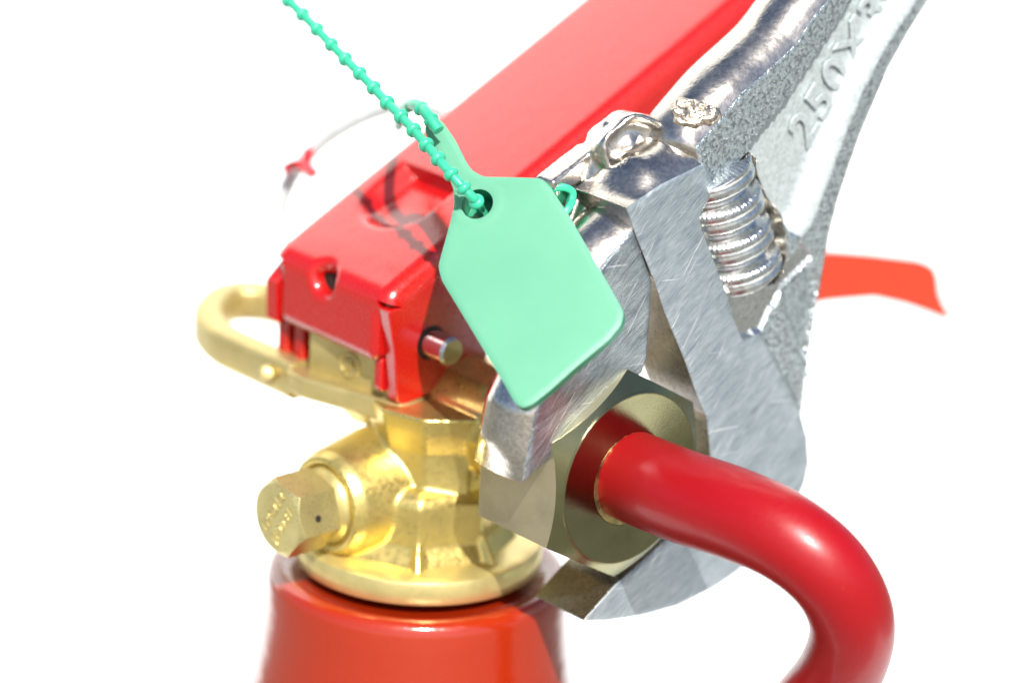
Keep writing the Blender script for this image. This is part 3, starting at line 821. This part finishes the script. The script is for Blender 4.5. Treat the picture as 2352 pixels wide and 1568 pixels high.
MJ = obj('movable_jaw', Vj, Fj, M['jaw_flat'], WR, angle=35, mats=[M['steel_smooth'], M['steel_inner']], fmat=fj)
# the jaw's rounded shoulder and the rack rod that runs in the head
sh = []
def BP(x, y, back): return onplane(x, y, W0-A*back, A)
path = spline([BP(x, y, 10.5) for x, y in ((1412, 275), (1394, 335), (1374, 415), (1340, 510), (1300, 600), (1260, 690), (1200, 800))], 8)
nP = len(path)
scl = [1.55+0.9*min(1, i/14) for i in range(nP)]; scl[0] = 1.2
sh.append(sweep(path, circ(1, 20), scale=scl))
u_, f_l = lathe([(0.01, -0.6), (2.0, -1.5), (3.4, -1.3), (3.7, 0.0), (4.2, 0.35), (4.6, -0.2), (4.7, -1.5), (4.4, -6), (0.01, -6)], BP(1458, 338, 6.5), (A+L*-.35+ZV*.2).normalized(), 48, rfun=lambda r, h, t: r*(1+0.10*math.sin(2*t+0.6)+0.05*math.sin(5*t+h))); sh.append((u_, f_l))
sh.append(prism([BP(*p, 10.5) for p in ((1268, 420), (1368, 342), (1395, 350), (1345, 500), (1290, 520))], -A*3.5))
v, f = merge(*sh); JS = obj('jaw_shoulder', v, f, M['steel_smooth'], MJ)
rm = JS.modifiers.new('remesh', 'REMESH'); rm.mode = 'VOXEL'; rm.voxel_size = 0.3*S; rm.use_smooth_shade = True
q = JS.modifiers.new('smooth', 'SMOOTH'); q.factor = 0.5; q.iterations = 8
v, f = lathe([(0.01, -16), (3.4, -16), (3.4, 0.2), (3.0, 0.8), (0.01, 0.5)], BP(1475, 352, 7.5), SD, 48)
obj('rack_rod', v, f, M['steel_worm'], MJ, angle=30)

# ================================================================== GREEN SEAL TAG
tn = (TV+UV*0.45-RV*0.28).normalized()
T0 = V(1095, 470, 34.5)
TG = thing('security_seal', 'mint green plastic seal tag with beaded strap hanging over lever and wrench', 'seal tag', T0)
tx = (RV-tn*RV.dot(tn)).normalized(); ty = tn.cross(tx)
def tb(x, y): p = onplane(x, y, T0, tn)-T0; return (p.dot(tx), p.dot(ty))
tag_px = [(1040, 432), (1042, 468), (1029, 518), (1010, 585), (1004, 608), (1012, 640), (1159, 883), (1183, 926), (1200, 936), (1222, 927), (1262, 895), (1319, 843), (1395, 778), (1424, 742), (1430, 715), (1422, 696), (1361, 589), (1306, 493), (1258, 421), (1243, 408), (1193, 406), (1109, 404), (1084, 390), (1071, 373), (1043, 317), (1015, 277), (993, 264), (972, 282), (975, 305), (1010, 360)]
to = [tuple(p[:2]) for p in ctrl_round([Vec((*tb(x, y), 0)) for x, y in tag_px], 0.5, 2)]
hc = tb(1096, 468); hr_ = 2.15
hole = [(hc[0]+hr_*math.cos(2*PI*k/40), hc[1]+hr_*math.sin(2*PI*k/40)) for k in range(40)]
def th(P):
    e_ = dist(P, to); h = -0.22*(1-sstep(e_, 0, 0.45))
    r = np.hypot(P[:, 0]-hc[0], P[:, 1]-hc[1])
    h += 0.07*(1-sstep(r, 3.3, 3.7))-0.06*(1-sstep(r, hr_, hr_+.3))
    # gentle bow of the sheet
    h += -0.010*(P[:, 0]-6)**2*0.25
    return h
v, f, nf_, _ = relief(to, lambda x, y, h: T0+tx*x+ty*y+tn*h, th, lambda P, h: -1.5-0.010*(P[:, 0]-6)**2*0.25, holes=[hole], step=0.5)
TP = obj('tag_plate', v, f, M['mint'], TG, angle=40, mats=[M['mint_dark']], fmat=[0]*(2*nf_)+[1]*(len(f)-2*nf_))
v, f = lathe([(2.3, -0.35), (2.25, -3.6), (0.01, -3.7), (0.01, -4.6), (3.0, -4.6), (3.3, -0.9), (2.7, -0.6)], T0+tx*hc[0]+ty*hc[1]-tn*0.15, tn, 48, closed=True)
obj('strap_lock', v, f, M['mint_dark'], TP, angle=40)
st = [(1104, 480, 33.5), (1094, 463, 37), (1065, 432, 38.6), (1036, 400, 39.2), (1006, 365, 39.4), (979, 333, 39.2), (950, 299, 38.5), (921, 268, 37.5), (889, 236, 36.5), (858, 202, 35), (826, 169, 33.5), (793, 136, 32), (761, 103, 30.5), (728, 68, 29), (695, 34, 27.5), (662, 2, 26), (629, -30, 24)]
st = [(x, y, q) for (x, y, d), q in zip(st, (32.5, 36.5, 37.2, 36.8, 35.5, 33.5, 31, 28.5, 26, 23.5, 21, 18.5, 16, 13.5, 11, 8.5, 6))]
path = spline([V(*p) for p in st], 6)
v, f = sweep(path, circ(0.64, 14)); SP = obj('strap', v, f, M['mint_deep'], TG)
bead_prof = [(0.5, -0.62), (0.72, -0.55), (0.98, -0.36), (1.08, -0.1), (1.08, 0.1), (0.98, 0.36), (0.72, 0.55), (0.5, 0.62)]
for i in range(1, len(st)-1):
    c_ = V(*st[i]); d_ = (V(*st[i+1])-V(*st[i-1])).normalized()
    v, f = lathe(bead_prof, c_, d_, 20); obj('bead', v, f, M['mint_deep'], SP, angle=50)
tl = [V(*p) for p in ((1180, 470, 33), (1250, 440, 35), (1290, 430, 35), (1312, 440, 34.5), (1312, 462, 34.5), (1303, 482, 35.5), (1270, 520, 36))]
v, f = sweep(spline(tl, 6), rrect(1.5, 1.0, 0.3)); obj('strap_tail', v, f, M['mint_deep'], TG)
# the band that loops from the tag's neck back round the ring
st2 = [(1008, 300, 36.5), (985, 268, 35.5), (968, 248, 33), (950, 240, 29), (934, 246, 22), (925, 262, 12), (915, 290, 2)]
st2 = [(x, y, d-4) for x, y, d in st2]
path = spline([V(*p) for p in st2], 6)
v, f = sweep(path, circ(0.8, 14)); LB = obj('loop_band', v, f, M['mint_deep'], TG)
for q in ((990, 276, 31.5), (967, 250, 29), (945, 242, 23)):
    v, f = lathe(bead_prof, V(*q), (RV*-0.6+UV*0.6+TV*-.3), 20); obj('bead', v, f, M['mint_deep'], LB, angle=50)

print('objects', len(bpy.data.objects))
